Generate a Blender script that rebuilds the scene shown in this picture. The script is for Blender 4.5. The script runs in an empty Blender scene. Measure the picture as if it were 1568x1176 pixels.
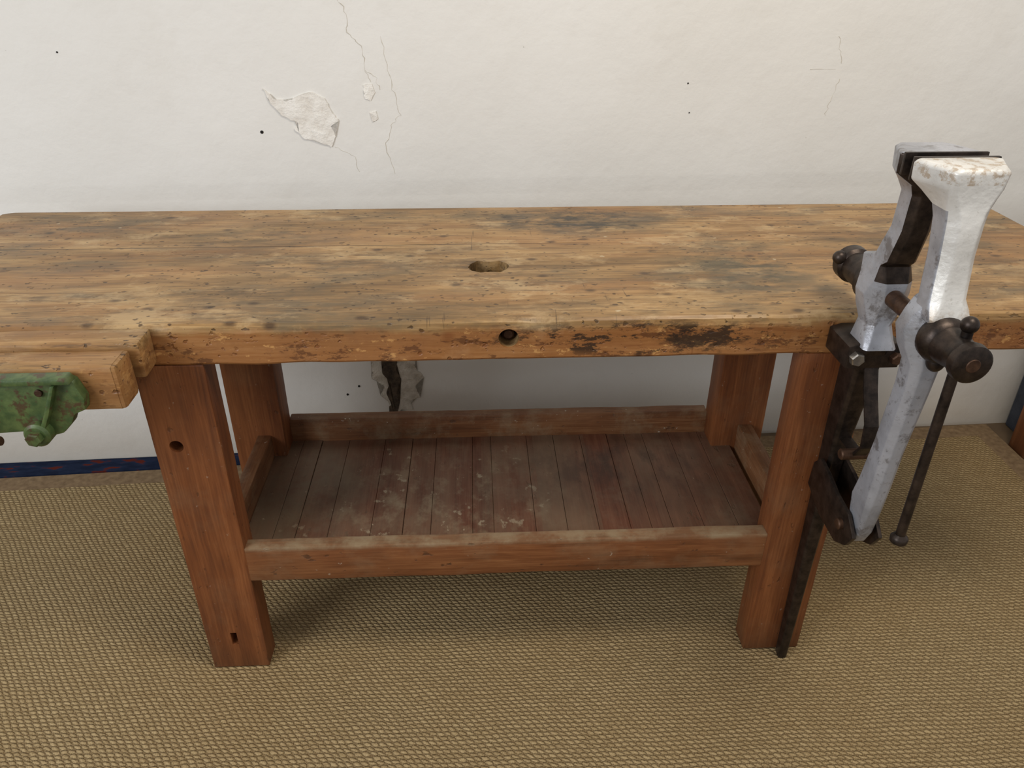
import bpy, bmesh, math, random
from mathutils import Vector, noise, Matrix
random.seed(4)
sc=bpy.context.scene
sc.view_settings.view_transform='Standard'
COL=sc.collection

# ------------------------------------------------------------------ camera
f,th,ps,ro,H=1184.0,.5221,.0483,.0037,1.3732
R=Vector((math.cos(ps),-math.sin(ps),0));F0=Vector((math.sin(ps),math.cos(ps),0))
F=F0*math.cos(th)-Vector((0,0,math.sin(th)));U=F0*math.sin(th)+Vector((0,0,math.cos(th)))
R2=R*math.cos(ro)+U*math.sin(ro);U2=U*math.cos(ro)-R*math.sin(ro)
cam=bpy.data.cameras.new('camera');co=bpy.data.objects.new('camera',cam);COL.objects.link(co)
M=Matrix((( R2.x,U2.x,-F.x,0),(R2.y,U2.y,-F.y,0),(R2.z,U2.z,-F.z,H),(0,0,0,1)))
co.matrix_world=M
cam.sensor_fit='HORIZONTAL';cam.sensor_width=36;cam.lens=36*f/1568;cam.clip_start=.02
sc.camera=co

# ------------------------------------------------------------------ node helpers
def srgb(c):
    return tuple(((x/255)/12.92 if x/255<=.04045 else ((x/255+.055)/1.055)**2.4) for x in c)+(1,)
class T:
    def __init__(s,name,rough=.6,metal=0,spec=.5):
        s.m=bpy.data.materials.new(name);s.m.use_nodes=True;s.t=s.m.node_tree;s.n=s.t.nodes
        s.b=s.n['Principled BSDF'];s.b.inputs['Roughness'].default_value=rough;s.b.inputs['Metallic'].default_value=metal
        s.b.inputs['Specular IOR Level'].default_value=spec
        s.tc=s.n.new('ShaderNodeTexCoord').outputs['Object']
    def L(s,a,b): s.t.links.new(a,b)
    def map(s,scale,loc=(0,0,0),rot=(0,0,0),src=None):
        n=s.n.new('ShaderNodeMapping');s.L(src or s.tc,n.inputs[0])
        n.inputs['Scale'].default_value=scale;n.inputs['Location'].default_value=loc;n.inputs['Rotation'].default_value=rot
        return n.outputs[0]
    def noise(s,vec,scale=1,detail=4,rough=.55,dist=0,col=False):
        n=s.n.new('ShaderNodeTexNoise');s.L(vec,n.inputs['Vector']);n.inputs['Scale'].default_value=scale
        n.inputs['Detail'].default_value=detail;n.inputs['Roughness'].default_value=rough;n.inputs['Distortion'].default_value=dist
        return n.outputs['Color' if col else 'Fac']
    def vor(s,vec,scale=1,feature='F1',out='Distance',rnd=1):
        n=s.n.new('ShaderNodeTexVoronoi');n.feature=feature;s.L(vec,n.inputs['Vector']);n.inputs['Scale'].default_value=scale
        n.inputs['Randomness'].default_value=rnd
        return n.outputs[out]
    def ramp(s,fac,stops,interp='LINEAR'):
        n=s.n.new('ShaderNodeValToRGB');s.L(fac,n.inputs[0]);r=n.color_ramp;r.interpolation=interp
        while len(r.elements)<len(stops): r.elements.new(.5)
        for e,(p,c) in zip(r.elements,stops):
            e.position=p;e.color=c if isinstance(c,tuple) else (c,c,c,1)
        return n.outputs[0]
    def mix(s,fac,a,b,mode='MIX'):
        n=s.n.new('ShaderNodeMix');n.data_type='RGBA';n.blend_type=mode
        for k,v in ((0,fac),(6,a),(7,b)):
            if isinstance(v,(int,float,tuple)): n.inputs[k].default_value=v
            else: s.L(v,n.inputs[k])
        return n.outputs[2]
    def math(s,op,a,b=0,c=0,clamp=False):
        n=s.n.new('ShaderNodeMath');n.operation=op;n.use_clamp=clamp
        for k,v in enumerate((a,b,c)):
            if isinstance(v,(int,float)): n.inputs[k].default_value=v
            else: s.L(v,n.inputs[k])
        return n.outputs[0]
    def mul(s,*a):
        r=a[0]
        for b in a[1:]: r=s.math('MULTIPLY',r,b)
        return r
    def xyz(s,src=None):
        n=s.n.new('ShaderNodeSeparateXYZ');s.L(src or s.tc,n.inputs[0]);return n.outputs
    def comb(s,x,y,z):
        n=s.n.new('ShaderNodeCombineXYZ')
        for k,v in enumerate((x,y,z)):
            if isinstance(v,(int,float)): n.inputs[k].default_value=v
            else: s.L(v,n.inputs[k])
        return n.outputs[0]
    def bump(s,h,strength=.4,dist=.002,prev=None):
        n=s.n.new('ShaderNodeBump');s.L(h,n.inputs['Height']);n.inputs['Strength'].default_value=strength;n.inputs['Distance'].default_value=dist
        if prev: s.L(prev,n.inputs['Normal'])
        return n.outputs[0]
    def col(s,c):
        if isinstance(c,tuple): s.b.inputs['Base Color'].default_value=c
        else: s.L(c,s.b.inputs['Base Color'])
    def rough(s,c): s.L(c,s.b.inputs['Roughness'])
    def norm(s,c): s.L(c,s.b.inputs['Normal'])
    def band(s,v,c,w,soft):
        d=s.math('ABSOLUTE',s.math('SUBTRACT',v,c))
        n=s.n.new('ShaderNodeMapRange');s.L(d,n.inputs[0])
        for k,x in zip((1,2,3,4),(w-soft/2,w+soft/2,1,0)): n.inputs[k].default_value=x
        return n.outputs[0]
    def blob(s,x,y,cx,cy,rx,ry):
        a=s.math('POWER',s.math('MULTIPLY',s.math('SUBTRACT',x,cx),1/rx),2)
        b=s.math('POWER',s.math('MULTIPLY',s.math('SUBTRACT',y,cy),1/ry),2)
        return s.math('SUBTRACT',1,s.math('ADD',a,b),clamp=True)

def ax(axis,along,cross):
    v=[cross]*3;v[axis]=along;return tuple(v)

def wood(name,axis,dark,mid,light,rough=.45,stain=.5,stain_col=(60,45,30),speck=.5,dust=0,dust_col=(190,175,150),grain=1.0,spec=.4,lightamt=.45,spots=True):
    t=T(name,rough,0,spec)
    warp=t.mix(.06,t.tc,t.noise(t.map((2,2,2)),2,2,col=True),'ADD')
    g1=t.noise(t.map(ax(axis,1.6,34),src=warp),1,5,.6)
    g2=t.noise(t.map(ax(axis,8,260)),1,3,.6)
    g=t.math('ADD',t.math('MULTIPLY',g1,.6),t.math('MULTIPLY',g2,.4))
    c=t.ramp(g,[(.35,srgb(dark)),(.5,srgb(mid)),(.66,srgb(light))])
    big=t.noise(t.map(ax(axis,1.8,4.5)),1.6,6,.65)
    c=t.mix(t.math('MULTIPLY',t.ramp(big,[(.5,0.0),(.72,1.0)]),stain),c,srgb(stain_col))
    lt=t.noise(t.map(ax(axis,2.5,7),loc=(5,3,1)),1.5,5,.6)
    c=t.mix(t.math('MULTIPLY',t.ramp(lt,[(.5,0.0),(.7,1.0)]),lightamt),c,srgb(light))
    sp=t.noise(t.map(ax(axis,28,60)),1,3,.6)
    spm=t.ramp(sp,[(.66,0.0),(.72,1.0)])
    c=t.mix(t.math('MULTIPLY',spm,speck),c,srgb(stain_col))
    if dust:
        dn=t.noise(t.tc,9,8,.7)
        c=t.mix(t.math('MULTIPLY',t.ramp(dn,[(.5,0.0),(.66,1.0)]),dust),c,srgb(dust_col))
        if spots:
            dv=t.noise(t.tc,70,3,.6)
            c=t.mix(t.math('MULTIPLY',t.ramp(dv,[(.7,0.0),(.73,1.0)]),min(1,dust*1.2)),c,srgb((205,195,175)))
    t.col(c)
    t.rough(t.math('MULTIPLY_ADD',big,.35,rough-.15))
    n=t.bump(g,.35,.0012)
    n=t.bump(t.math('MULTIPLY',spm,-1.0),.5,.0015,n)
    t.norm(n);t.last=c;t.nn=n
    return t

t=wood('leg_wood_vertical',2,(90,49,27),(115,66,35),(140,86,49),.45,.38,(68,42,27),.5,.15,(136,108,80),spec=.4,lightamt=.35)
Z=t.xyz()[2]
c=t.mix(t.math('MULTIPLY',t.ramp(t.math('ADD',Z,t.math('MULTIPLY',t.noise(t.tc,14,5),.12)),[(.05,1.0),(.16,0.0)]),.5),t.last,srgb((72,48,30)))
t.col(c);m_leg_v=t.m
m_leg_x=wood('rail_wood',0,(90,56,33),(116,74,44),(142,101,67),.5,.4,(70,48,34),.6,.45,(150,132,104)).m
m_leg_y=wood('side_rail_wood',1,(90,57,34),(118,77,47),(142,102,70),.55,.4,(70,48,34),.5,.45,(150,131,102)).m
t=wood('rail_front_wood',0,(90,53,29),(117,71,41),(142,95,59),.42,.4,(66,43,29),.7,.25,(142,118,90),spec=.4)
Z=t.xyz()[2]
tp=t.math('MULTIPLY',t.ramp(t.math('SUBTRACT',Z,t.math('MULTIPLY',t.noise(t.tc,22,5),.012)),[(.318,0.0),(.326,1.0)]),t.ramp(t.noise(t.tc,16,6,.65),[(.4,.2),(.6,.75)]))
t.col(t.mix(tp,t.last,srgb((152,136,108))));m_rail_f=t.m

# tray planks
t=wood('tray_plank_wood',1,(82,45,30),(106,64,46),(126,84,62),.5,.5,(82,66,50),.5,.4,(130,112,90),spots=False)
X,Y,Z=t.xyz()[0:3]
wn=t.n.new('ShaderNodeTexWhiteNoise');wn.noise_dimensions='1D';t.L(t.math('FLOOR',t.math('MULTIPLY',X,15.4)),wn.inputs['W'])
c=t.mix(t.math('MULTIPLY',wn.outputs[0],.35),t.last,srgb((122,103,82)))
c=t.mix(t.math('MULTIPLY',t.ramp(t.noise(t.map((9,2.2,1)),1,5,.6),[(.46,0.0),(.62,1.0)]),.4),c,srgb((128,108,86)))
pm=t.mul(t.blob(X,Y,-.13,1.38,.36,.24),t.ramp(t.noise(t.map((1,.7,1)),24,7,.65),[(.50,0.0),(.66,1.0)]))
c=t.mix(t.math('MULTIPLY',pm,.55,clamp=True),c,srgb((158,142,114)))
pm=t.mul(t.math('MULTIPLY',t.blob(X,Y,-.15,1.40,.38,.26),1.6,clamp=True),t.ramp(t.noise(t.map((1,.8,1)),38,5,.6),[(.63,0.0),(.68,1.0)]))
c=t.mix(t.math('MULTIPLY',pm,.6,clamp=True),c,srgb((180,166,138)))
pm=t.mul(t.blob(X,Y,-.40,1.42,.16,.34),t.ramp(t.noise(t.tc,12,7,.65),[(.4,0.0),(.6,1.0)]))
c=t.mix(t.math('MULTIPLY',pm,.7),c,srgb((120,107,88)))
pm=t.mul(t.blob(X,Y,.35,1.5,.3,.2),t.ramp(t.noise(t.map((2,1,1)),7,7,.65),[(.45,0.0),(.6,1.0)]))
c=t.mix(t.math('MULTIPLY',pm,.7),c,srgb((62,46,38)))
dv=t.noise(t.tc,60,3,.6)
c=t.mix(t.ramp(dv,[(.73,0.0),(.75,.7)]),c,srgb((180,166,138)))
t.col(c);m_tray=t.m

# table top
def topmat(name,jaw=False):
    t=wood(name,0,(106,79,46),(148,114,70),(182,148,100),.42,.55,(94,75,52),.7,0,spec=.4,lightamt=.45)
    X,Y,Z=t.xyz()[0:3]
    c=t.last
    gr=t.noise(t.map((3,9,3),loc=(2,7,3)),1.4,8,.7)
    c=t.mix(t.math('MULTIPLY',t.ramp(gr,[(.50,0.0),(.64,1.0)]),.65),c,srgb((94,84,65)))
    orr=t.noise(t.map((1.2,6,3),loc=(9,1,3)),1.3,4,.6)
    c=t.mix(t.math('MULTIPLY',t.ramp(orr,[(.48,0.0),(.66,1.0)]),.35),c,srgb((156,104,56)))
    pw=t.noise(t.map((5,9,5),loc=(4,4,8)),1.3,8,.72)
    c=t.mix(t.math('MULTIPLY',t.ramp(pw,[(.54,0.0),(.64,1.0)]),.5),c,srgb((196,168,124)))
    scn=t.noise(t.map((7,130,60)),1,4,.7)
    c=t.mix(t.math('MULTIPLY',t.ramp(scn,[(.58,0.0),(.67,1.0)]),.6),c,srgb((70,52,34)))
    pit=t.noise(t.map((60,110,80)),1,2,.6)
    pitm=t.ramp(pit,[(.67,0.0),(.72,1.0)])
    c=t.mix(t.math('MULTIPLY',pitm,.75),c,srgb((54,40,28)))
    kn=t.vor(t.map((11,17,17)),1)
    c=t.mix(t.math('MULTIPLY',t.ramp(kn,[(.06,1.0),(.16,0.0)]),.75),c,srgb((60,40,24)))
    wv0=t.mix(.014,t.tc,t.noise(t.tc,60,3,.5,col=True),'ADD')
    kn2=t.vor(t.map((34,60,40),loc=(3,1,2),src=wv0),1)
    k2=t.mul(t.ramp(kn2,[(.10,1.0),(.17,0.0)]),t.ramp(t.noise(t.tc,5,2),[(.43,0.0),(.53,1.0)]))
    c=t.mix(t.math('MULTIPLY',k2,.8),c,srgb((58,40,25)))
    for (cx,cy_,rx,ry,a,colr) in [(.22,1.70,.26,.11,1.2,(66,58,46)),(.52,1.40,.18,.22,.9,(74,68,52)),(-.25,1.42,.32,.1,.7,(84,68,46)),(.02,1.42,.09,.06,1.2,(70,52,32)),(.9,1.45,.25,.25,.7,(72,62,46)),(-.85,1.7,.24,.1,.7,(78,72,58)),(-.45,1.62,.2,.12,.7,(82,70,50)),(.1,1.22,.5,.05,.6,(88,70,44)),(-.45,1.30,.2,.07,.7,(80,66,46))]:  # blotches and stains; the second paints the post vise's shadow into the colour
        m=t.mul(t.blob(X,Y,cx,cy_,rx,ry),t.ramp(t.noise(t.map((10,22,10)),1,7,.7),[(.40,0.0),(.58,1.0)]))
        c=t.mix(t.math('MULTIPLY',m,a,clamp=True),c,srgb(colr))
    gs=t.vor(t.map((9,12,9),loc=(1.7,2.2,.4),src=wv0),1)
    c=t.mix(t.ramp(gs,[(.030,.6),(.045,0.0)]),c,srgb((200,186,156)))
    kx=t.noise(t.map((190,9,20),rot=(0,0,.25)),1,2,.5)
    c=t.mix(t.mul(t.ramp(kx,[(.70,0.0),(.74,1.0)]),t.ramp(t.noise(t.tc,4,3),[(.5,0.0),(.6,.6)])),c,srgb((66,48,30)))
    wv=t.math('MULTIPLY_ADD',t.noise(t.map((2,0,0)),3,3),.006,Y)
    seam=t.math('MULTIPLY',t.band(wv,1.553,.0012,.0015),t.ramp(X,[(.0,1.0),(.25,.25)]))
    seam2=t.band(t.math('MULTIPLY_ADD',X,.012,wv),1.69,.0009,.0015)
    seams=t.math('MAXIMUM',seam,t.math('MULTIPLY',seam2,.5))
    if not jaw: c=t.mix(t.math('MULTIPLY',seams,.85),c,srgb((52,38,24)))
    fe=t.mul(t.math('LESS_THAN',Y,1.180),t.ramp(t.math('MULTIPLY_ADD',t.noise(t.tc,18,5),.03,Z),[(.812,1.0),(.824,0.0)]))
    if jaw: fe=t.math('MULTIPLY',fe,.5)
    c=t.mix(t.math('MULTIPLY',fe,.6),c,srgb((146,87,43)))
    ch=t.noise(t.map((26,20,60)),1,6,.7)
    c=t.mix(t.mul(fe,t.ramp(ch,[(.55,0.0),(.60,1.0)]),.7),c,srgb((78,44,25)))
    ch2=t.noise(t.map((30,20,55),loc=(3,3,3)),1,6,.7)
    c=t.mix(t.mul(fe,t.ramp(ch2,[(.58,0.0),(.62,1.0)]),.6),c,srgb((204,156,96)))
    if not jaw:
        gz=t.noise(t.map((22,20,52),loc=(1,0,2)),1,7,.75)
        fm=t.mul(t.math('MULTIPLY',t.blob(X,Z,.39,.785,.10,.030),1.6,clamp=True),t.ramp(gz,[(.46,0.0),(.52,1.0)]))
        fm2=t.mul(t.math('MULTIPLY',t.blob(X,Z,.29,.780,.33,.038),1.5,clamp=True),t.ramp(gz,[(.52,0.0),(.57,1.0)]))
        fm=t.mul(t.math('MAXIMUM',fm,fm2),t.math('LESS_THAN',Y,1.19))
        c=t.mix(t.math('MULTIPLY',fm,.88),c,srgb((34,26,21)))
    t.col(c)
    n=t.nn
    if not jaw: n=t.bump(t.math('MULTIPLY',seams,-1),.8,.002,n)
    n=t.bump(t.math('MULTIPLY',t.math('MAXIMUM',k2,pitm),-1),.7,.002,n)
    n=t.bump(t.noise(t.map((5,16,12)),1,5,.6),.35,.006,n)
    t.norm(n);return t.m
m_top=topmat('benchtop_wood')
m_jawwood=topmat('jaw_wood',True)

# carpet
t=T('sisal_carpet',.9,0,.15)
dn=t.noise(t.tc,7,2,.5,col=True)
v=t.mix(.014,t.tc,dn,'ADD')
v=t.mix(.006,v,t.noise(t.tc,80,2,.5,col=True),'ADD')
X,Y,Z=t.xyz(v)[0:3]
px,py=.0145,.0096
ry=t.math('DIVIDE',Y,py);row=t.math('FLOOR',ry);fy=t.math('SUBTRACT',t.math('FRACT',ry),.5)
off=t.math('MULTIPLY',t.math('MODULO',row,2),.5)
rx=t.math('ADD',t.math('DIVIDE',X,px),off);rx=t.math('MULTIPLY_ADD',fy,.5,rx)
fx=t.math('SUBTRACT',t.math('FRACT',rx),.5)
d=t.math('ADD',t.math('POWER',t.math('MULTIPLY',fx,2.0),2),t.math('POWER',t.math('MULTIPLY',fy,2.0),2))
h=t.math('SQRT',t.math('SUBTRACT',1.0,d,clamp=True))
cell=t.comb(t.math('FLOOR',rx),row,0)
wn=t.n.new('ShaderNodeTexWhiteNoise');t.L(cell,wn.inputs[0])
c=t.ramp(h,[(.0,srgb((92,72,43))),(.4,srgb((146,123,84))),(1.,srgb((190,167,124)))])  # shade in the gaps between nubs is put into the fibre colour
c=t.mix(t.math('MULTIPLY',wn.outputs[0],.55),c,srgb((122,98,60)))
fib=t.noise(t.map((620,260,300)),1,2)
c=t.mix(.38,c,t.ramp(fib,[(.35,srgb((106,83,50))),(.65,srgb((208,186,146)))]))
bigv=t.noise(t.tc,2.2,3)
c=t.mix(t.math('MULTIPLY',t.ramp(bigv,[(.4,0.0),(.7,1.0)]),.25),c,srgb((140,109,66)))
t.col(c)
hh=t.math('ADD',h,t.math('MULTIPLY',fib,.35))
t.norm(t.bump(hh,.95,.0045));m_carpet=t.m

t=T('carpet_binding',.85,0,.2)
c=t.ramp(t.noise(t.tc,60,4),[(.3,srgb((108,88,65))),(.7,srgb((138,116,88)))])
t.col(c);t.norm(t.bump(t.noise(t.tc,500,2),.4,.001));m_bind=t.m
t=T('floor_concrete',.8)
t.col(t.ramp(t.noise(t.tc,5,5),[(.3,srgb((90,74,56))),(.7,srgb((114,94,70)))]));m_floor=t.m
t=T('dark_rug',.95,0,.1)
nn=t.noise(t.map((14,40,10)),1,3)
t.col(t.ramp(nn,[(.4,srgb((24,32,52))),(.58,srgb((34,44,66))),(.64,srgb((90,36,26)))]));m_rug=t.m

# wall
t=T('painted_plaster',.75,0,.3)
w1=t.noise(t.tc,1.3,4)
c=t.ramp(w1,[(.3,srgb((221,219,213))),(.7,srgb((230,229,225)))])
X,Y,Z=t.xyz()[0:3]
sm=t.ramp(t.noise(t.tc,5,7,.7),[(.55,0.0),(.75,1.0)])
c=t.mix(t.math('MULTIPLY',sm,.12),c,srgb((190,182,166)))
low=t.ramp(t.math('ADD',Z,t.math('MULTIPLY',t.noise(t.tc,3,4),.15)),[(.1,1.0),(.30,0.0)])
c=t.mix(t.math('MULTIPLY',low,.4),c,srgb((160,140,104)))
pock=t.vor(t.map((9,9,13)),1)
c=t.mix(t.math('MULTIPLY',t.ramp(pock,[(.01,1.0),(.02,0.0)]),.5),c,srgb((140,130,115)))
t.col(c)
dado=t.ramp(Z,[(.79,0.0),(.83,1.0)])
n=t.bump(t.noise(t.tc,4,8,.6),.35,.02)
n=t.bump(dado,.45,.004,n)
t.norm(n);m_wall=t.m
def plain(name,c1,c2,rough=.6,metal=0,scale=30,bs=.3,bd=.001,spec=.5):
    t=T(name,rough,metal,spec);nn=t.noise(t.tc,scale,6,.65)
    t.col(t.ramp(nn,[(.35,srgb(c1)),(.65,srgb(c2))]));t.norm(t.bump(nn,bs,bd));return t.m
m_flake=plain('bare_plaster',(222,217,208),(240,238,232),.9,0,28,.9,.008)
m_crack=plain('crack_line',(192,186,172),(212,207,196),.9)
m_stone=plain('broken_masonry',(172,163,148),(218,213,202),.95,0,22,1,.012)
m_cav=plain('masonry_cavity_brown',(52,44,36),(96,82,66),1,0,40,1,.006)
m_black=plain('dark_cavity',(16,14,12),(34,30,26),1)
def silver(name,white):
    t=T(name,.36,.3,.5)
    a=t.noise(t.tc,14,4,.55);b=t.noise(t.tc,110,5,.7);lo=t.noise(t.tc,26,6,.7)
    X,Y,Z=t.xyz()[0:3]
    if white:
        c=t.ramp(a,[(.3,srgb((196,194,189))),(.6,srgb((221,220,216)))])
        c=t.mix(t.mul(t.ramp(b,[(.60,0.0),(.7,1.0)]),.35),c,srgb((142,134,120)))
        rm=t.mul(t.ramp(lo,[(.46,0.0),(.56,1.0)]),t.ramp(Z,[(.91,.75),(.94,.0)]))
        rm2=t.mul(t.ramp(t.noise(t.tc,60,7,.75),[(.50,0.0),(.58,1.0)]),t.math('GREATER_THAN',Z,1.098),.65)
        c=t.mix(t.math('MAXIMUM',rm,rm2),c,srgb((156,130,96)))
        t.b.inputs['Metallic'].default_value=.15
    else:
        c=t.ramp(a,[(.35,srgb((138,140,146))),(.6,srgb((170,172,179)))])
        c=t.mix(t.mul(t.ramp(lo,[(.54,0.0),(.62,1.0)]),.7),c,srgb((98,93,91)))
        c=t.mix(t.mul(t.ramp(b,[(.60,0.0),(.70,1.0)]),.5),c,srgb((78,72,70)))
    t.col(c);t.norm(t.bump(t.noise(t.tc,75,3,.5),.6,.0018));return t.m
m_silver=silver('white_paint_worn',True);m_silver2=silver('silver_paint_worn',False)
m_iron=plain('dark_iron',(38,32,29),(72,61,54),.40,.7,45,.5,.001)
m_rust=plain('rusty_iron',(58,40,30),(96,70,52),.5,.6,50,.6,.001)
m_hole=plain('mortise_iron',(40,30,24),(66,50,38),.7,.2,50,.6,.001)
m_steel=plain('worn_steel',(140,134,126),(180,174,166),.35,.9,60)
t=T('green_paint',.4,0,.5)
a=t.noise(t.tc,60,5)
c=t.ramp(a,[(.35,srgb((58,78,44))),(.65,srgb((88,105,60)))])
c=t.mix(t.ramp(t.noise(t.tc,40,7,.7),[(.54,0.0),(.61,1.0)]),c,srgb((76,60,40)))
t.col(c);t.norm(t.bump(t.noise(t.tc,80,4),.5,.0015));m_green=t.m
m_navy=plain('navy_board',(50,56,68),(68,74,86),.7)

# ------------------------------------------------------------------ mesh helpers
def newobj(name,bm,mat,parent=None,smooth=False,angle=None):
    me=bpy.data.meshes.new(name);bmesh.ops.recalc_face_normals(bm,faces=bm.faces);bm.to_mesh(me);bm.free()
    me.materials.append(mat);ob=bpy.data.objects.new(name,me);COL.objects.link(ob)
    if parent: ob.parent=parent
    if smooth:
        for p in me.polygons: p.use_smooth=True
        if angle:
            try: me.set_sharp_from_angle(angle=math.radians(angle))
            except Exception: pass
    return ob
def empty(name):
    e=bpy.data.objects.new(name,None);COL.objects.link(e);e.empty_display_size=.1;return e
def addbox(bm,x0,x1,y0,y1,z0,z1,bev=0,seg=2):
    vs=[bm.verts.new((x,y,z)) for x in (x0,x1) for y in (y0,y1) for z in (z0,z1)]
    fs=[(0,1,3,2),(4,6,7,5),(0,4,5,1),(2,3,7,6),(0,2,6,4),(1,5,7,3)]
    F_=[bm.faces.new([vs[i] for i in q]) for q in fs]
    if bev:
        es=set(e for q in F_ for e in q.edges)
        bmesh.ops.bevel(bm,geom=list(es),offset=bev,segments=seg,affect='EDGES',profile=.6)
def box(name,x0,x1,y0,y1,z0,z1,mat,parent=None,bev=.003,wob=0,cuts=0,smooth=True):
    bm=bmesh.new();addbox(bm,x0,x1,y0,y1,z0,z1,0)
    dims=(x1-x0,y1-y0,z1-z0)
    if cuts:
        a=dims.index(max(dims))
        es=[e for e in bm.edges if abs((e.verts[0].co-e.verts[1].co)[a])>dims[a]*.9]
        bmesh.ops.subdivide_edges(bm,edges=es,cuts=cuts)
    if bev:
        bmesh.ops.recalc_face_normals(bm,faces=bm.faces)
        es=[e for e in bm.edges if len(e.link_faces)==2 and e.calc_face_angle(0)>.5]
        bmesh.ops.bevel(bm,geom=es,offset=bev,segments=2,affect='EDGES',profile=.6)
    if wob:
        for v in bm.verts:
            n=noise.noise_vector(v.co*9)*wob+noise.noise_vector(v.co*35)*wob*.5
            v.co+=n
    return newobj(name,bm,mat,parent,smooth,35)
def cyl(name,p0,p1,r,mat,parent=None,seg=32,r2=None,bev=.001,prof=None):
    p0=Vector(p0);p1=Vector(p1);d=(p1-p0);Ln=d.length;z=d.normalized()
    x=z.orthogonal().normalized();y=z.cross(x)
    if prof is None:
        r2=r if r2 is None else r2
        b=min(bev,r*.3);prof=[(0,r-b),(b/Ln,r),(1-b/Ln,r2),(1,r2-b)]
    bm=bmesh.new();rings=[]
    for tt,rr in prof:
        c=p0+d*tt;rings.append([bm.verts.new(c+(x*math.cos(a)+y*math.sin(a))*rr) for a in [2*math.pi*k/seg for k in range(seg)]])
    for a,b in zip(rings,rings[1:]):
        for k in range(seg): bm.faces.new((a[k],a[(k+1)%seg],b[(k+1)%seg],b[k]))
    bm.faces.new(rings[0][::-1]);bm.faces.new(rings[-1])
    return newobj(name,bm,mat,parent,True,40)
def ball(name,c,r,mat,parent=None,sc_=(1,1,1)):
    bm=bmesh.new();bmesh.ops.create_uvsphere(bm,u_segments=24,v_segments=16,radius=r)
    for v in bm.verts: v.co=Vector((v.co.x*sc_[0]+c[0],v.co.y*sc_[1]+c[1],v.co.z*sc_[2]+c[2]))
    return newobj(name,bm,mat,parent,True)
def loft(name,secs,mat,parent=None,bev=.002,angle=50):
    """secs: (z, xc, yc, wx, dy, chamfer[, backwidth])"""
    bm=bmesh.new();rings=[]
    for s in secs:
        z,xc,yc,wx,dy,ch=s[:6];wb=s[6] if len(s)>6 else wx
        a,b=wx/2,dy/2;a2=wb/2;ch=min(ch,a*.9,b*.9)
        pts=[(-a+ch,-b),(a-ch,-b),(a,-b+ch),(a2,b-ch),(a2-ch,b),(-a2+ch,b),(-a2,b-ch),(-a,-b+ch)]
        rings.append([bm.verts.new((xc+p,yc+q,z)) for p,q in pts])
    for a,b in zip(rings,rings[1:]):
        for k in range(8): bm.faces.new((a[k],a[(k+1)%8],b[(k+1)%8],b[k]))
    bm.faces.new(rings[0][::-1]);bm.faces.new(rings[-1])
    bmesh.ops.recalc_face_normals(bm,faces=bm.faces)
    es=[e for e in bm.edges if e.calc_face_angle(0)>.45]
    bmesh.ops.bevel(bm,geom=es,offset=bev,segments=2,affect='EDGES',profile=.6,clamp_overlap=True)
    return newobj(name,bm,mat,parent,True,angle)
def slot(ob,mat,test):
    ob.data.materials.append(mat);k=len(ob.data.materials)-1
    for p in ob.data.polygons:
        if test(p.normal,p.center): p.material_index=k
def extr(name,poly,x0,x1,mat,parent=None,bev=.002,axis=0):
    bm=bmesh.new()
    mk=(lambda p,s:(s,p[0],p[1])) if axis==0 else (lambda p,s:(p[0],s,p[1]))
    a=[bm.verts.new(mk(p,x0)) for p in poly];b=[bm.verts.new(mk(p,x1)) for p in poly];n=len(poly)
    bm.faces.new(a);bm.faces.new(b[::-1])
    for k in range(n): bm.faces.new((a[k],b[k],b[(k+1)%n],a[(k+1)%n]))
    bmesh.ops.recalc_face_normals(bm,faces=bm.faces)
    if bev: bmesh.ops.bevel(bm,geom=[e for e in bm.edges if e.calc_face_angle(0)>.3],offset=bev,segments=2,affect='EDGES',profile=.6)
    return newobj(name,bm,mat,parent,True,40)
def cut(ob,cutters):
    for c in cutters:
        m=ob.modifiers.new('b','BOOLEAN');m.operation='DIFFERENCE';m.object=c;m.solver='EXACT'
    dg=bpy.context.evaluated_depsgraph_get();me=bpy.data.meshes.new_from_object(ob.evaluated_get(dg))
    ob.modifiers.clear();ob.data=me
    for c in cutters: bpy.data.objects.remove(c)
    for p in me.polygons: p.use_smooth=False

# ------------------------------------------------------------------ room
def wy(x): return 2.02+.035*x
bm=bmesh.new()
a=[bm.verts.new(v) for v in [(-4,wy(-4),-.02),(4,wy(4),-.02),(4,wy(4),2.8),(-4,wy(-4),2.8),(-4,wy(-4)+.15,-.02),(4,wy(4)+.15,-.02),(4,wy(4)+.15,2.8),(-4,wy(-4)+.15,2.8)]]
for q in [(0,1,2,3),(5,4,7,6),(4,0,3,7),(1,5,6,2),(3,2,6,7),(4,5,1,0)]: bm.faces.new([a[i] for i in q])
wall=newobj('wall_back',bm,m_wall)
bm=bmesh.new();addbox(bm,-4,4,-3,2.3,-.05,-.012);newobj('floor',bm,m_floor)
def cy(x): return 1.905+.055*x
carpet=empty('sisal_carpet')
XC=1.59
bm=bmesh.new();pts=[(-3.6,-1.5),(XC,-1.5),(XC,cy(XC)),(-3.6,cy(-3.6))]
lo=[bm.verts.new((x,y,-.011)) for x,y in pts];hi=[bm.verts.new((x,y,0)) for x,y in pts]
bm.faces.new(hi);bm.faces.new(lo[::-1])
for k in range(4): bm.faces.new((lo[k],lo[(k+1)%4],hi[(k+1)%4],hi[k]))
newobj('carpet_field',bm,m_carpet,carpet)
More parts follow.
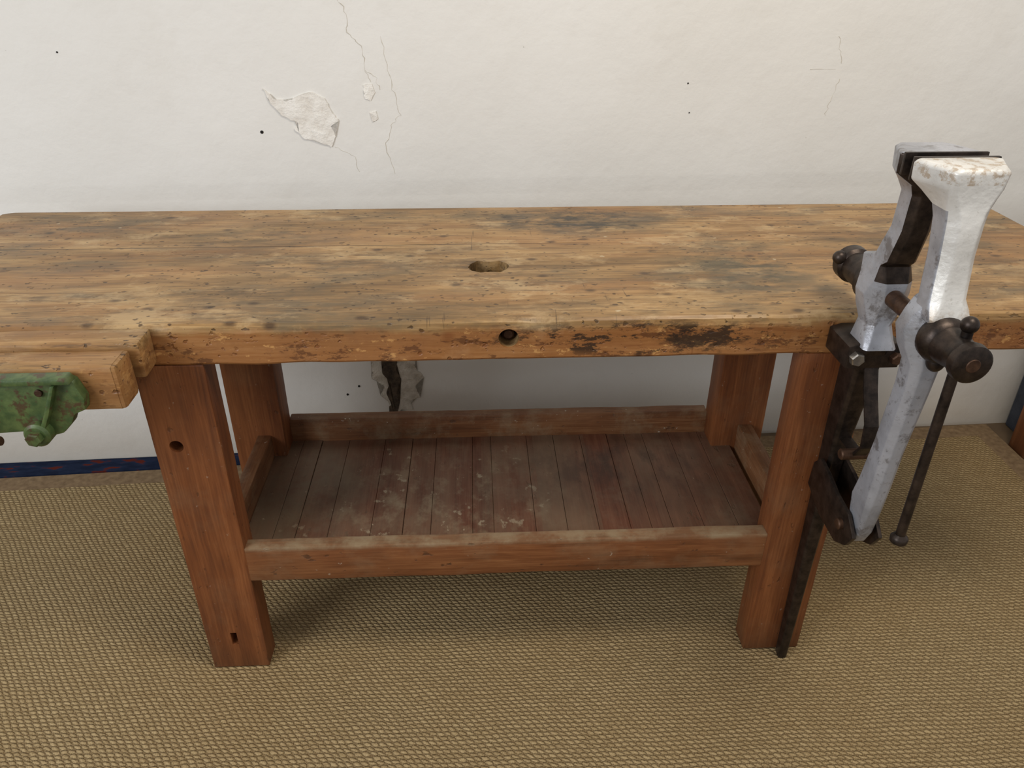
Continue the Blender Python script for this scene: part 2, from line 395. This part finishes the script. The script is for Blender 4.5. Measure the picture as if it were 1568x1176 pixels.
def strip(name,pts,z0,z1,mat,par):
    bm=bmesh.new();lo=[bm.verts.new((x,y,z0)) for x,y in pts];hi=[bm.verts.new((x,y,z1)) for x,y in pts];n=len(pts)
    bm.faces.new(hi);bm.faces.new(lo[::-1])
    for k in range(n): bm.faces.new((lo[k],lo[(k+1)%n],hi[(k+1)%n],hi[k]))
    return newobj(name,bm,mat,par)
bw=.065
strip('binding_back',[(-3.6,cy(-3.6)),(XC,cy(XC)),(XC+bw,cy(XC)+bw),(-3.6,cy(-3.6)+bw)],-.011,.0004,m_bind,carpet)
strip('binding_side',[(XC,-1.5),(XC+bw,-1.5),(XC+bw,cy(XC)+bw),(XC,cy(XC))],-.011,.0004,m_bind,carpet)
strip('patterned_rug',[(-3.6,cy(-3.6)+bw+.004),(.3,cy(.3)+bw+.004),(.3,wy(.3)-.004),(-3.6,wy(-3.6)-.004)],-.011,.002,m_rug,None)

# wall damage (positions on the wall face)
def W(x,z,off=.0015):
    k=2.02/(1.86-.035*x);return Vector((x*k,1.86*k-off,H-(H-z)*k))
def px1(u,v): return (-.475+(u-400)*.001336,1.088-(v-130)*.00144)
def px2(u,v): return (-.242+(u-600)*.00169,.305-(v-590)*.00214)
def flake(name,pts,mat,off,rough=.15):
    fine=[];n=len(pts)
    for k in range(n):
        p,q=Vector(pts[k]),Vector(pts[(k+1)%n])
        for s in range(5):
            w=p.lerp(q,s/5);w+=Vector((random.uniform(-1,1),random.uniform(-1,1)))*(p-q).length*.05
            fine.append(w)
    bm=bmesh.new();o=[bm.verts.new(W(p.x,p.y,off)) for p in fine];i=[bm.verts.new(W(p.x,p.y,-.004)) for p in fine]
    bm.faces.new(o)
    m=len(fine)
    for k in range(m): bm.faces.new((o[k],i[k],i[(k+1)%m],o[(k+1)%m]))
    bmesh.ops.triangulate(bm,faces=[q for q in bm.faces if len(q.verts)>4])
    return newobj(name,bm,mat,wall)
flake('peeled_plaster',[px1(*p) for p in [(402,134),(418,150),(440,154),(458,146),(482,140),(503,150),(512,170),(523,184),(509,192),(515,208),(506,224),(480,214),(462,212),(446,196),(452,186),(428,176),(410,156)]],m_flake,.0035)
flake('peeled_plaster_small',[px1(*p) for p in [(570,130),(583,128),(588,142),(580,154),(570,150)]],m_flake,.002)
flake('peeled_plaster_small',[px1(*p) for p in [(577,172),(588,170),(590,182),(580,187)]],m_flake,.002)
flake('broken_masonry',[px2(*p) for p in [(572,545),(642,545),(640,562),(652,578),(638,592),(646,608),(626,612),(633,628),(612,626),(600,638),(594,616),(580,604),(588,590),(570,578)]],m_stone,.003)
flake('masonry_cavity',[px2(*p) for p in [(588,548),(612,552),(609,566),(616,580),(607,600),(610,616),(604,634),(590,634),(597,614),(591,600),(598,586),(588,572)]],m_cav,.0045)
for (u,v,r) in [(389,201,.004),(1053,137,.002),(1060,182,.0015),(80,82,.002)]:
    p=W(*px1(u,v)) if u<700 else W(-.475+(u-400)*.00148,1.088-(v-137)*.00144)
    cyl('nail_hole',p,p+Vector((0,.004,0)),r,m_black,wall,12,bev=.0003)
for (u,v) in [(527,602),(547,590)]:
    p=W(*px2(u,v));cyl('nail_hole',p,p+Vector((0,.004,0)),.0035,m_black,wall,12,bev=.0003)
def crack(pts,fn,w=.0010,name='crack'):
    P=[]
    for p,q in zip(pts,pts[1:]):
        for s in range(6):
            u=p[0]+(q[0]-p[0])*s/6+random.uniform(-2.2,2.2);v=p[1]+(q[1]-p[1])*s/6+random.uniform(-1.5,1.5);P.append(W(*fn(u,v),.0001))
    cu=bpy.data.curves.new(name,'CURVE');cu.dimensions='3D';cu.bevel_depth=w;s=cu.splines.new('POLY');s.points.add(len(P)-1)
    for k,p in enumerate(P): s.points[k].co=(*p,1);s.points[k].radius=random.uniform(.2,1.2)
    cu.materials.append(m_crack);o=bpy.data.objects.new(name,cu);COL.objects.link(o);o.parent=wall
crack([(535,0),(550,25),(552,55),(572,75),(576,110),(585,130)],px1)
crack([(605,60),(612,110),(622,150),(628,175),(610,195),(600,225),(615,280)],px1,.0008)
crack([(576,110),(590,118),(600,140)],px1,.0008)
crack([(510,225),(545,240),(550,270)],px1,.0005)
pr=lambda u,v:(-.475+(u-400)*.00147,1.088-(v-137)*.00144)
crack([(1283,68),(1292,95),(1298,110)],pr,.0008)
crack([(1296,130),(1290,160),(1284,195)],pr,.0008)
crack([(1247,118),(1296,116)],pr,.0007)

# ------------------------------------------------------------------ workbench
D=1.176;HT=.82;HB=.745
bench=empty('wooden_workbench')
def topslab():
    bm=bmesh.new();x0,x1=-1.09,1.224;N=300;yb=1.806
    def sec(x):
        wear=.0025+.0035*max(0,noise.noise(Vector((x*5,0,3)))+.3)+.003*max(0,noise.noise(Vector((x*22,4,3))))
        chip=.010*max(0,noise.noise(Vector((x*14,3.3,8)))-.25)
        dip=.004*max(0,noise.noise(Vector((x*2.3,9,1))))
        e=0
        if x-x0<.02: e=(.02-(x-x0))*.6
        if x1-x<.01: e=(.01-(x1-x))*.8
        yb_=yb-e+.0015*noise.noise(Vector((x*8,2,2)))
        bot=.0025*noise.noise(Vector((x*12,7,0)))
        P=[(D+.002,HB+bot),(D-.001,HB+.004+bot),(D,HB+.03),(D+.0005*noise.noise(Vector((x*30,1,1))),HT-.012-wear-chip),(D+.001+wear*.3+chip*.5,HT-.003-wear*.6-dip-chip*.7),(D+.004+wear+chip,HT-.0008-dip),(D+.03,HT-dip*.2)]
        for k in range(1,12): 
            y=D+.03+(yb_-.006-D-.03)*k/12
            P.append((y,HT+.0006*noise.noise(Vector((x*6,y*14,0)))))
        P+=[(yb_-.004,HT),(yb_,HT-.004),(yb_,HB)]
        return P
    xs=[x0+(x1-x0)*k/N for k in range(N+1)];rings=[]
    for x in xs: rings.append([bm.verts.new((x,y,z)) for y,z in sec(x)])
    m=len(rings[0])
    for a,b in zip(rings,rings[1:]):
        for k in range(m): bm.faces.new((a[k],a[(k+1)%m],b[(k+1)%m],b[k]))
    bm.faces.new(rings[0][::-1]);bm.faces.new(rings[-1])
    return newobj('benchtop',bm,m_top,bench,True,40)
top=topslab()
hx=.051
c1=cyl('c1',(hx,D-.02,.785),(hx,D+.09,.785),.0175,m_black,seg=32)
dx=.062
hp=[(-.080,1.418),(-.073,1.400),(-.056,1.390),(-.036,1.393),(-.018,1.390),(-.006,1.404),(.001,1.421),(-.004,1.438),(-.018,1.450),(-.04,1.446),(-.062,1.452),(-.075,1.436)]
hp=[(x+dx,y) for x,y in hp];nh=len(hp)
bmh=bmesh.new();lo=[bmh.verts.new((x,y,.780)) for x,y in hp];hi=[bmh.verts.new((x,y,.85)) for x,y in hp]
bmh.faces.new(hi);bmh.faces.new(lo[::-1])
for k in range(nh): bmh.faces.new((lo[k],lo[(k+1)%nh],hi[(k+1)%nh],hi[k]))
c2=newobj('c2',bmh,m_top)
cut(top,[c1,c2])
cyl('dog_hole_bolt',(hx,D+.06,.783),(hx,D+.02,.783),.0105,m_rust,bench,20,bev=.003)
cyl('dog_hole_lining',(hx,D+.089,.785),(hx,D+.075,.785),.017,m_black,bench,20)
box('bench_stop',-.062+dx,-.018+dx,1.402,1.442,.779,.800,m_hole,bench,.003)

# legs
xL,xR,w,ld=-.587,.574,.119,.056
wR=.1236
lg=box('leg_1',xL,xL+w,D,D+ld,.001,HB,m_leg_v,bench,.003,.0006,30)
h1=cyl('h1',(-.547,D-.02,.580),(-.547,D+.045,.580),.0125,m_black);h2=box('h2',-.536,-.523,D-.02,D+.03,.070,.105,m_black,None,.001)
cut(lg,[h1,h2])
box('leg_2',xR,xR+wR,D,D+ld,.001,HB,m_leg_v,bench,.003,.0006,30)
box('leg_3',xL-.004,xL+.115,1.574,1.650,.001,HB,m_leg_v,bench,.003,.0006,30)
box('leg_4',xR,xR+wR,1.574,1.650,.001,HB,m_leg_v,bench,.003,.0006,30)
zr=.334
box('front_rail',xL+w-.002,xR+.001,D+.0005,D+.030,zr-.085,zr,m_rail_f,bench,.003,.0012,60)
box('back_rail',xL+.113,xR+.001,1.638,1.668,zr-.085,zr+.006,m_leg_x,bench,.003,.0012,60)
box('side_rail_1',-.535,-.503,D+ld-.003,1.577,zr-.085,zr+.004,m_leg_y,bench,.003,.0008,20)
box('side_rail_2',.634,.668,D+ld-.003,1.577,zr-.085,zr+.004,m_leg_y,bench,.003,.0008,20)
bm=bmesh.new();x=-.503
while x<.634-.01:
    wd=random.choice([.046,.055,.06,.068,.075,.09]);x1=min(x+wd,.634)
    dz=random.uniform(-.0012,.0012)
    if x1-x>.02: addbox(bm,x+.0004,x1-.0004,1.206,1.638,.255,.277+dz,.0007,1)
    x=x1
newobj('tray_boards',bm,m_tray,bench,True,35)

# ------------------------------------------------------------------ woodworking vise (left)
wv_=empty('woodworking_vise')
box('inner_jaw_pad',-1.0,-.540,1.120,1.1748,.752,.8165,m_jawwood,wv_,.006,.0016,60)
box('outer_jaw_pad',-1.0,-.552,1.056,1.114,.732,.810,m_jawwood,wv_,.009,.0022,60)
g0=.002
G=[(-1.0,.802),(-.625+g0,.802),(-.612+g0,.795),(-.603+g0,.765),(-.606+g0,.745),(-.625+g0,.737),(-.632+g0,.722),(-.650+g0,.704),(-.672+g0,.698),(-.69+g0,.708),(-.71+g0,.708),(-.84,.70),(-.93,.712),(-1.0,.745)]
extr('front_casting',G,1.036,1.056,m_green,wv_,.004,1)
extr('casting_rim',[(-1.0,.806),(-.618+g0,.806),(-.612+g0,.796),(-1.0,.794)],1.024,1.050,m_green,wv_,.003,1)
extr('casting_rib',[(-.640+g0,.795),(-.634+g0,.795),(-.655+g0,.745),(-.672+g0,.712),(-.680+g0,.712),(-.663+g0,.745)],1.022,1.040,m_green,wv_,.002,1)
g1=g0-.014
cyl('guide_boss',(-.668+g1,1.018,.710),(-.668+g1,1.056,.710),.020,m_green,wv_,bev=.004)
cyl('guide_nut',(-.668+g1,1.006,.710),(-.668+g1,1.020,.710),.012,m_green,wv_,6,bev=.002)
cyl('rim_rivet',(-.666+g0,1.032,.778),(-.666+g0,1.038,.778),.006,m_rust,wv_,16)
cyl('guide_bar',(-.668+g1,1.05,.710),(-.668+g1,1.17,.710),.010,m_rust,wv_)
cyl('guide_bar_2',(-.93,1.05,.716),(-.93,1.17,.716),.010,m_rust,wv_)
cyl('screw',(-.80,.98,.715),(-.80,1.17,.715),.013,m_rust,wv_)
cyl('screw_boss',(-.80,.95,.715),(-.80,1.04,.715),.026,m_green,wv_,bev=.004)
cyl('handle',(-.95,.972,.69),(-.70,.972,.735),.007,m_rust,wv_)
extr('bed_casting',[(-.95,.750),(-.66,.750),(-.66,.70),(-.95,.70)],1.152,1.170,m_green,wv_,.003,1)

# ------------------------------------------------------------------ post vise (right)
pv=empty('post_vise')
xc=.652
loft('moving_jaw',[(.484,xc-.010,.992,.022,.020,.003),(.510,xc-.009,.994,.026,.044,.004),(.56,xc-.007,.998,.032,.060,.007),(.60,xc-.005,.994,.034,.056,.009),(.68,xc-.003,.988,.036,.050,.010),
 (.79,xc,.980,.040,.050,.010),(.835,xc,.978,.046,.052,.012),(.858,xc,.986,.066,.062,.018),(.886,xc,.992,.078,.074,.024),(.912,xc,.988,.066,.062,.018),(.930,xc,.984,.050,.052,.010)],m_silver2,pv)
mu=loft('moving_jaw_upper',[(.908,xc+.004,.966,.056,.040,.005),(.914,xc+.004,.966,.062,.044,.006),(.926,xc+.003,.972,.060,.052,.010),(.940,xc+.002,.978,.054,.054,.013),(1.00,xc+.002,.986,.052,.056,.014),(1.046,xc+.002,.992,.056,.060,.014),
 (1.062,xc+.002,.996,.060,.062,.012),(1.078,xc+.002,.999,.066,.066,.008,.090),(1.092,xc+.002,1.0,.074,.068,.006,.122),(1.114,xc+.002,1.0,.078,.070,.006,.124),(1.119,xc+.002,1.001,.072,.064,.008,.118)],m_silver,pv,.003)
slot(mu,m_silver2,lambda n,c:n.x<-.75 and c.z<1.065)  # left faces get the greyer paint to deepen their shade
box('moving_jaw_face',xc-.058,xc+.062,1.030,1.036,1.088,1.120,m_iron,pv,.001)
fj=loft('fixed_jaw',[(.800,xc-.006,1.108,.056,.064,.006),(.812,xc-.006,1.112,.050,.060,.008),(.835,xc-.004,1.120,.042,.052,.010),(.858,xc,1.128,.060,.066,.014),(.885,xc,1.128,.076,.078,.024),(.910,xc,1.128,.062,.076,.014),
 (.936,xc-.002,1.134,.050,.070,.006),(.946,xc-.002,1.112,.046,.056,.008),(1.0,xc-.002,1.092,.044,.052,.010),(1.055,xc-.002,1.090,.044,.052,.010),(1.070,xc-.002,1.090,.058,.060,.010),(1.088,xc-.002,1.092,.112,.068,.012,.080),(1.116,xc-.002,1.092,.116,.068,.010,.084),(1.119,xc-.002,1.092,.110,.062,.010,.080)],m_silver2,pv)
slot(fj,m_iron,lambda n,c:n.y<-.45 and c.z>.90)
box('fixed_jaw_face',xc-.060,xc+.058,1.052,1.058,1.090,1.121,m_iron,pv,.001)
cyl('screw',(xc,.93,.886),(xc,1.15,.886),.014,m_rust,pv)
cyl('screw_collar',(xc,.925,.886),(xc,.962,.886),.034,m_iron,pv,prof=[(0,.022),(.2,.031),(.45,.035),(.8,.034),(1,.029)])
cyl('screw_head',(xc,.868,.886),(xc,.935,.886),.028,m_iron,pv,prof=[(0,.024),(.035,.0275),(.2,.0285),(.25,.0275),(.31,.0245),(.55,.0245),(.75,.027),(.9,.028),(1,.022)])
cyl('screw_head_boss',(xc,.8665,.886),(xc,.872,.886),.010,m_rust,pv)
ball('collar_lug',(xc+.002,.948,.850),.013,m_iron,pv,(1,1,1.2))
cyl('handle',(xc+.006,.908,.925),(xc+.003,.905,.560),.0075,m_iron,pv)
ball('handle_knob_top',(xc+.006,.908,.927),.012,m_iron,pv)
cyl('handle_knob_bottom',(xc+.003,.905,.549),(xc+.003,.905,.566),.013,m_iron,pv,prof=[(0,.009),(.15,.013),(.6,.0135),(.8,.011),(1,.008)])
cyl('screw_box',(xc,1.150,.886),(xc,1.275,.886),.026,m_iron,pv,prof=[(0,.034),(.1,.034),(.15,.027),(.6,.026),(.64,.031),(.8,.031),(.84,.022),(.92,.020),(1,.012)])
ball('screw_box_lug',(xc-.028,1.235,.90),.012,m_iron,pv)
loft('iron_post',[(.001,xc+.003,1.160,.018,.026,.003),(.35,xc+.001,1.156,.026,.034,.004),(.60,xc-.001,1.148,.034,.050,.006),(.755,xc-.004,1.130,.044,.060,.006),(.805,xc-.004,1.115,.046,.058,.006)],m_iron,pv)
extr('bench_bracket',[(.602,.760),(.602,.800),(.622,.806),(.688,.806),(.692,.760)],1.092,1.1735,m_iron,pv,.003,1)
cyl('bracket_bolt',(.616,1.080,.781),(.616,1.094,.781),.012,m_steel,pv,6,bev=.002)
cyl('bracket_bolt_2',(.682,1.080,.780),(.682,1.094,.780),.010,m_rust,pv,6,bev=.002)
ch=[(1.13,.552),(1.15,.53),(1.155,.478),(1.09,.455),(1.02,.452),(.985,.472),(.968,.502),(1.0,.528),(1.05,.533),(1.09,.545)]
xk=xc-.006
extr('pivot_cheek_1',ch,xk-.026,xk-.019,m_iron,pv,.0015)
extr('pivot_cheek_2',ch,xk+.019,xk+.026,m_iron,pv,.0015)
cyl('pivot_bolt',(xk-.034,1.012,.498),(xk+.034,1.012,.498),.010,m_rust,pv,bev=.002)
S=[(1.125,.60),(1.07,.60),(1.05,.63),(1.055,.67),(1.085,.72),(1.105,.765)]
sp=[(y-.0025,z) for y,z in S]+[(y+.0025,z+.002) for y,z in S[::-1]]
extr('spring',sp,xc-.012,xc+.012,m_iron,pv,.0006)
cyl('spring_pin',(xc-.03,1.075,.60),(xc+.03,1.075,.60),.010,m_rust,pv,bev=.002)
# ------------------------------------------------------------------ side table and board behind on the right
st=empty('side_table')
for n,(x,y) in enumerate([(1.662,1.875),(2.3,1.875),(1.662,1.5),(2.3,1.5)]):
    box('leg_%d'%(n+1),x,x+.07,y,y+.07,-.011,.70,m_leg_v,st,.004)
box('tabletop',1.64,2.42,1.46,1.97,.70,.74,m_leg_x,st,.004)
sb=box('storage_crate',1.73,2.2,1.98,2.07,-.011,.36,m_navy,None,.006)

# ------------------------------------------------------------------ light
wd=bpy.data.worlds.new('world');sc.world=wd;wd.use_nodes=True
wd.node_tree.nodes['Background'].inputs[0].default_value=(.985,.985,1,1);wd.node_tree.nodes['Background'].inputs[1].default_value=.49
def area(name,loc,target,sx,sy,power,col):
    l=bpy.data.lights.new(name,'AREA');l.shape='RECTANGLE';l.size=sx;l.size_y=sy;l.energy=power;l.color=col
    o=bpy.data.objects.new(name,l);COL.objects.link(o);o.location=loc
    o.rotation_euler=(Vector(target)-Vector(loc)).to_track_quat('-Z','Y').to_euler();return o
area('window_light',(-2.2,-.6,1.9),(0,1.5,.5),1.3,1.3,49,(.94,.965,1))
area('ceiling_light',(.9,.6,2.7),(.6,1.4,.3),.8,.6,27,(1,.90,.76))
